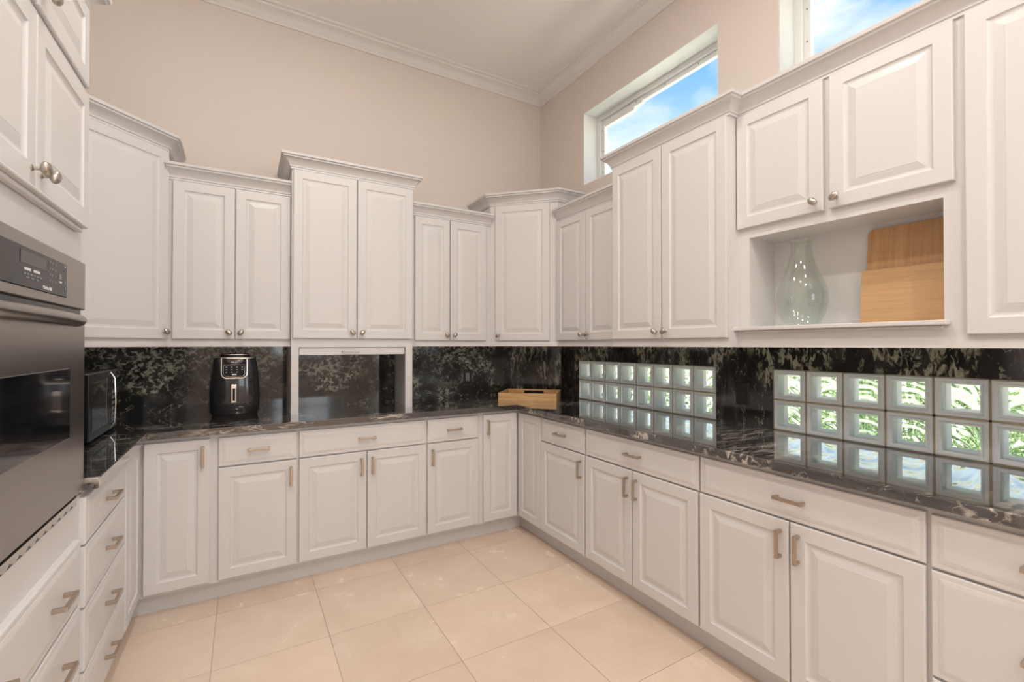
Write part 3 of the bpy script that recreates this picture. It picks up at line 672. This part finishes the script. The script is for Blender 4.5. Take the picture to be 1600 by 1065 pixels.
# ------------------------------------------------------------------ wooden tray
tr = tag(empty('wooden_tray', (-0.350, -0.369, CT), R(-42)), 'shallow acacia wood serving tray in the counter corner', 'tray')
tl, td, th, tk = 0.46, 0.36, 0.058, 0.010
mesh('base', [box(-tl / 2, tl / 2, -td / 2, td / 2, 0, 0.010)], 'acacia', tr)
mesh('side_board', [box(-tl / 2, tl / 2, -td / 2, -td / 2 + tk, 0.010, th)], 'acacia', tr, bevel=0.001)
mesh('side_board', [holed(-tl / 2, tl / 2, 0.010, th, [(-0.085, 0.085, 0.022, 0.046)], td / 2 - tk, td / 2)], 'acacia', tr)
for s in (-1, 1): mesh('end_board', [box(s * tl / 2 - (tk if s > 0 else 0), s * tl / 2 + (tk if s < 0 else 0), -td / 2 + tk, td / 2 - tk, 0.010, th)], 'acacia', tr)

# ------------------------------------------------------------------ niche contents
NS = 1.455
prof = [(0.052, 0.0), (0.070, 0.006), (0.090, 0.05), (0.1015, 0.11), (0.1005, 0.150), (0.091, 0.190), (0.072, 0.232), (0.056, 0.275), (0.046, 0.315), (0.0405, 0.350), (0.040, 0.368), (0.046, 0.378), (0.0515, 0.384), (0.0505, 0.389), (0.047, 0.388)]
inner = [(r - 0.0025, z) for r, z in prof[::-1][1:-2]] + [(0.066, 0.012), (0.0, 0.010)]
tag(mesh('glass_vase', [lathe([(0.0, 0.0)] + prof + inner, 48)], 'vase_glass', smooth=True, weld=True, loc=(-0.213, -2.405, NS)), 'pale green clear glass vase with narrow neck in the niche', 'vase')
def board(name, y0, y1, h, t, rad, x, lean, m, label):
    p = []
    for cx, cz, a0 in ((y1 - rad, rad * 0 + 0, None),): pass
    pts = [(y0, 0), (y1, 0)]
    for cx, a0 in ((y1 - rad, 0), (y0 + rad, 90)):
        for i in range(7): a = R(a0 + 15 * i); pts.append((cx + rad * math.cos(a), h - rad + rad * math.sin(a)))
    n = len(pts); cy = (y0 + y1) / 2
    v = [(0, y - cy, z) for y, z in pts] + [(-t, y - cy, z) for y, z in pts]
    o = mesh(name, [(v, [list(range(n)), list(range(n, 2 * n))[::-1]] + [(i, (i + 1) % n, n + (i + 1) % n, n + i) for i in range(n)])], m, bevel=0.002)
    o.location = (x, cy, NS); o.rotation_euler = (0, R(lean), 0)
    return tag(o, label, 'cutting board')
board('cutting_board', -2.914, -2.622, 0.395, 0.014, 0.02, -0.138, 5.0, 'bamboo_vertical', 'larger bamboo cutting board with upright grain, against the niche back')
board('cutting_board', -2.914, -2.612, 0.222, 0.014, 0.006, -0.158, 5.0, 'bamboo_horizontal', 'shorter bamboo cutting board with level grain, in front of the larger board')

# ------------------------------------------------------------------ outlets
def outlet(loc, rz, label, insert='outlet_black'):
    o = tag(empty('power_outlet', loc, rz), label, 'outlet')
    mesh('cover_plate', [rings(0.075, 0.118, [(0, 0), (0.001, 0.004), (0.004, 0.006)])], 'outlet_black', o)
    mesh('socket_insert', [box(0.021, 0.054, -0.0075, -0.005, 0.025, 0.093)], insert, o)
outlet((-0.793, -0.02, 1.045), 0, 'black power outlet with grey sockets on the back granite by the tray', 'grey_print')
outlet((-0.02, -1.96, 1.045), R(-90), 'black power outlet between the two glass block windows')

# ------------------------------------------------------------------ recessed ceiling lamps
for i, (x, y) in enumerate(((-2.25, -1.75), (-1.35, -2.45), (-2.25, -3.2), (-1.35, -3.9), (-2.25, -4.7), (-1.35, -5.3), (-1.75, -6.2))):
    o = tag(empty('recessed_ceiling_light', (x, y, ZC)), 'round recessed ceiling light with white trim ring', 'ceiling light', 'recessed ceiling lights')
    mesh('trim_ring', [lathe([(0.06, 0.0), (0.062, -0.006), (0.085, -0.004), (0.088, 0.0)], 24)], 'lamp_trim', o)
    mesh('diffuser', [lathe([(0.0, -0.002), (0.06, -0.002)], 24)], 'lamp_glow', o)
    l = bpy.data.lights.new('ceiling_lamp_offscreen', 'AREA'); l.shape = 'DISK'; l.size = 0.16; l.energy = 10.5; l.color = (1.0, 0.935, 0.865)
    lo = bpy.data.objects.new('ceiling_lamp_offscreen', l); S.collection.objects.link(lo); lo.location = (x, y, ZC - 0.012)

# ------------------------------------------------------------------ outside
tag(mesh('ground', [box(0.2, 40, -25, 25, -0.3, -0.1), box(-40, 0.2, -25, 25, -0.3, -0.16)], 'gravel'), kind='structure')
for i in range(9):
    y = -4.6 + 0.95 * i; x = 2.3 + 0.25 * math.sin(i * 2.1); rr = random.Random(i)
    sh = tag(empty('garden_shrub', (x, y, -0.1)), 'low green garden shrub outside the glass block windows', 'shrub', 'garden shrubs outside')
    mesh('stem', [tube([(0, 0, -0.02), (0.02, 0, 0.3), (0, 0.03, 0.7)], [0.03, 0.02, 0.01], 6)], 'bark', sh)
    v, f, f2 = [], [], []
    for k in range(900):
        a, b, c = rr.gauss(0, 1), rr.gauss(0, 1), rr.gauss(0, 1); n = math.sqrt(a * a + b * b + c * c); q = rr.uniform(0.55, 1)
        p = Vector((a / n * 0.46 * q, b / n * 0.46 * q, 0.62 + c / n * 0.5 * q))
        d = Vector((rr.gauss(0, 1), rr.gauss(0, 1), rr.gauss(0, 1))).normalized(); s = d.orthogonal().normalized()
        bs = len(v); ll = rr.uniform(0.05, 0.09)
        v += [tuple(p - d * ll), tuple(p + s * ll * 0.45), tuple(p + d * ll), tuple(p - s * ll * 0.45)]
        (f if rr.random() < 0.6 else f2).append((bs, bs + 1, bs + 2, bs + 3))
    o = mesh('foliage', [(v, f, 0), ([], [], 1)], ['leaf', 'leaf_pale'], sh)
    me = o.data
    me.clear_geometry(); me.from_pydata(v, [], f + f2); me.polygons.foreach_set('material_index', [0] * len(f) + [1] * len(f2))

gw = tag(mesh('added_bounce_wall', [box(5.0, 5.2, -14, 12, -0.1, 1.7), box(4.97, 5.23, -14, 12, 1.7, 1.78)], 'stucco'), 'added pale stucco wall behind the shrubs, brightening the glass blocks', 'wall')  # added pale backdrop that sends more light through the glass blocks
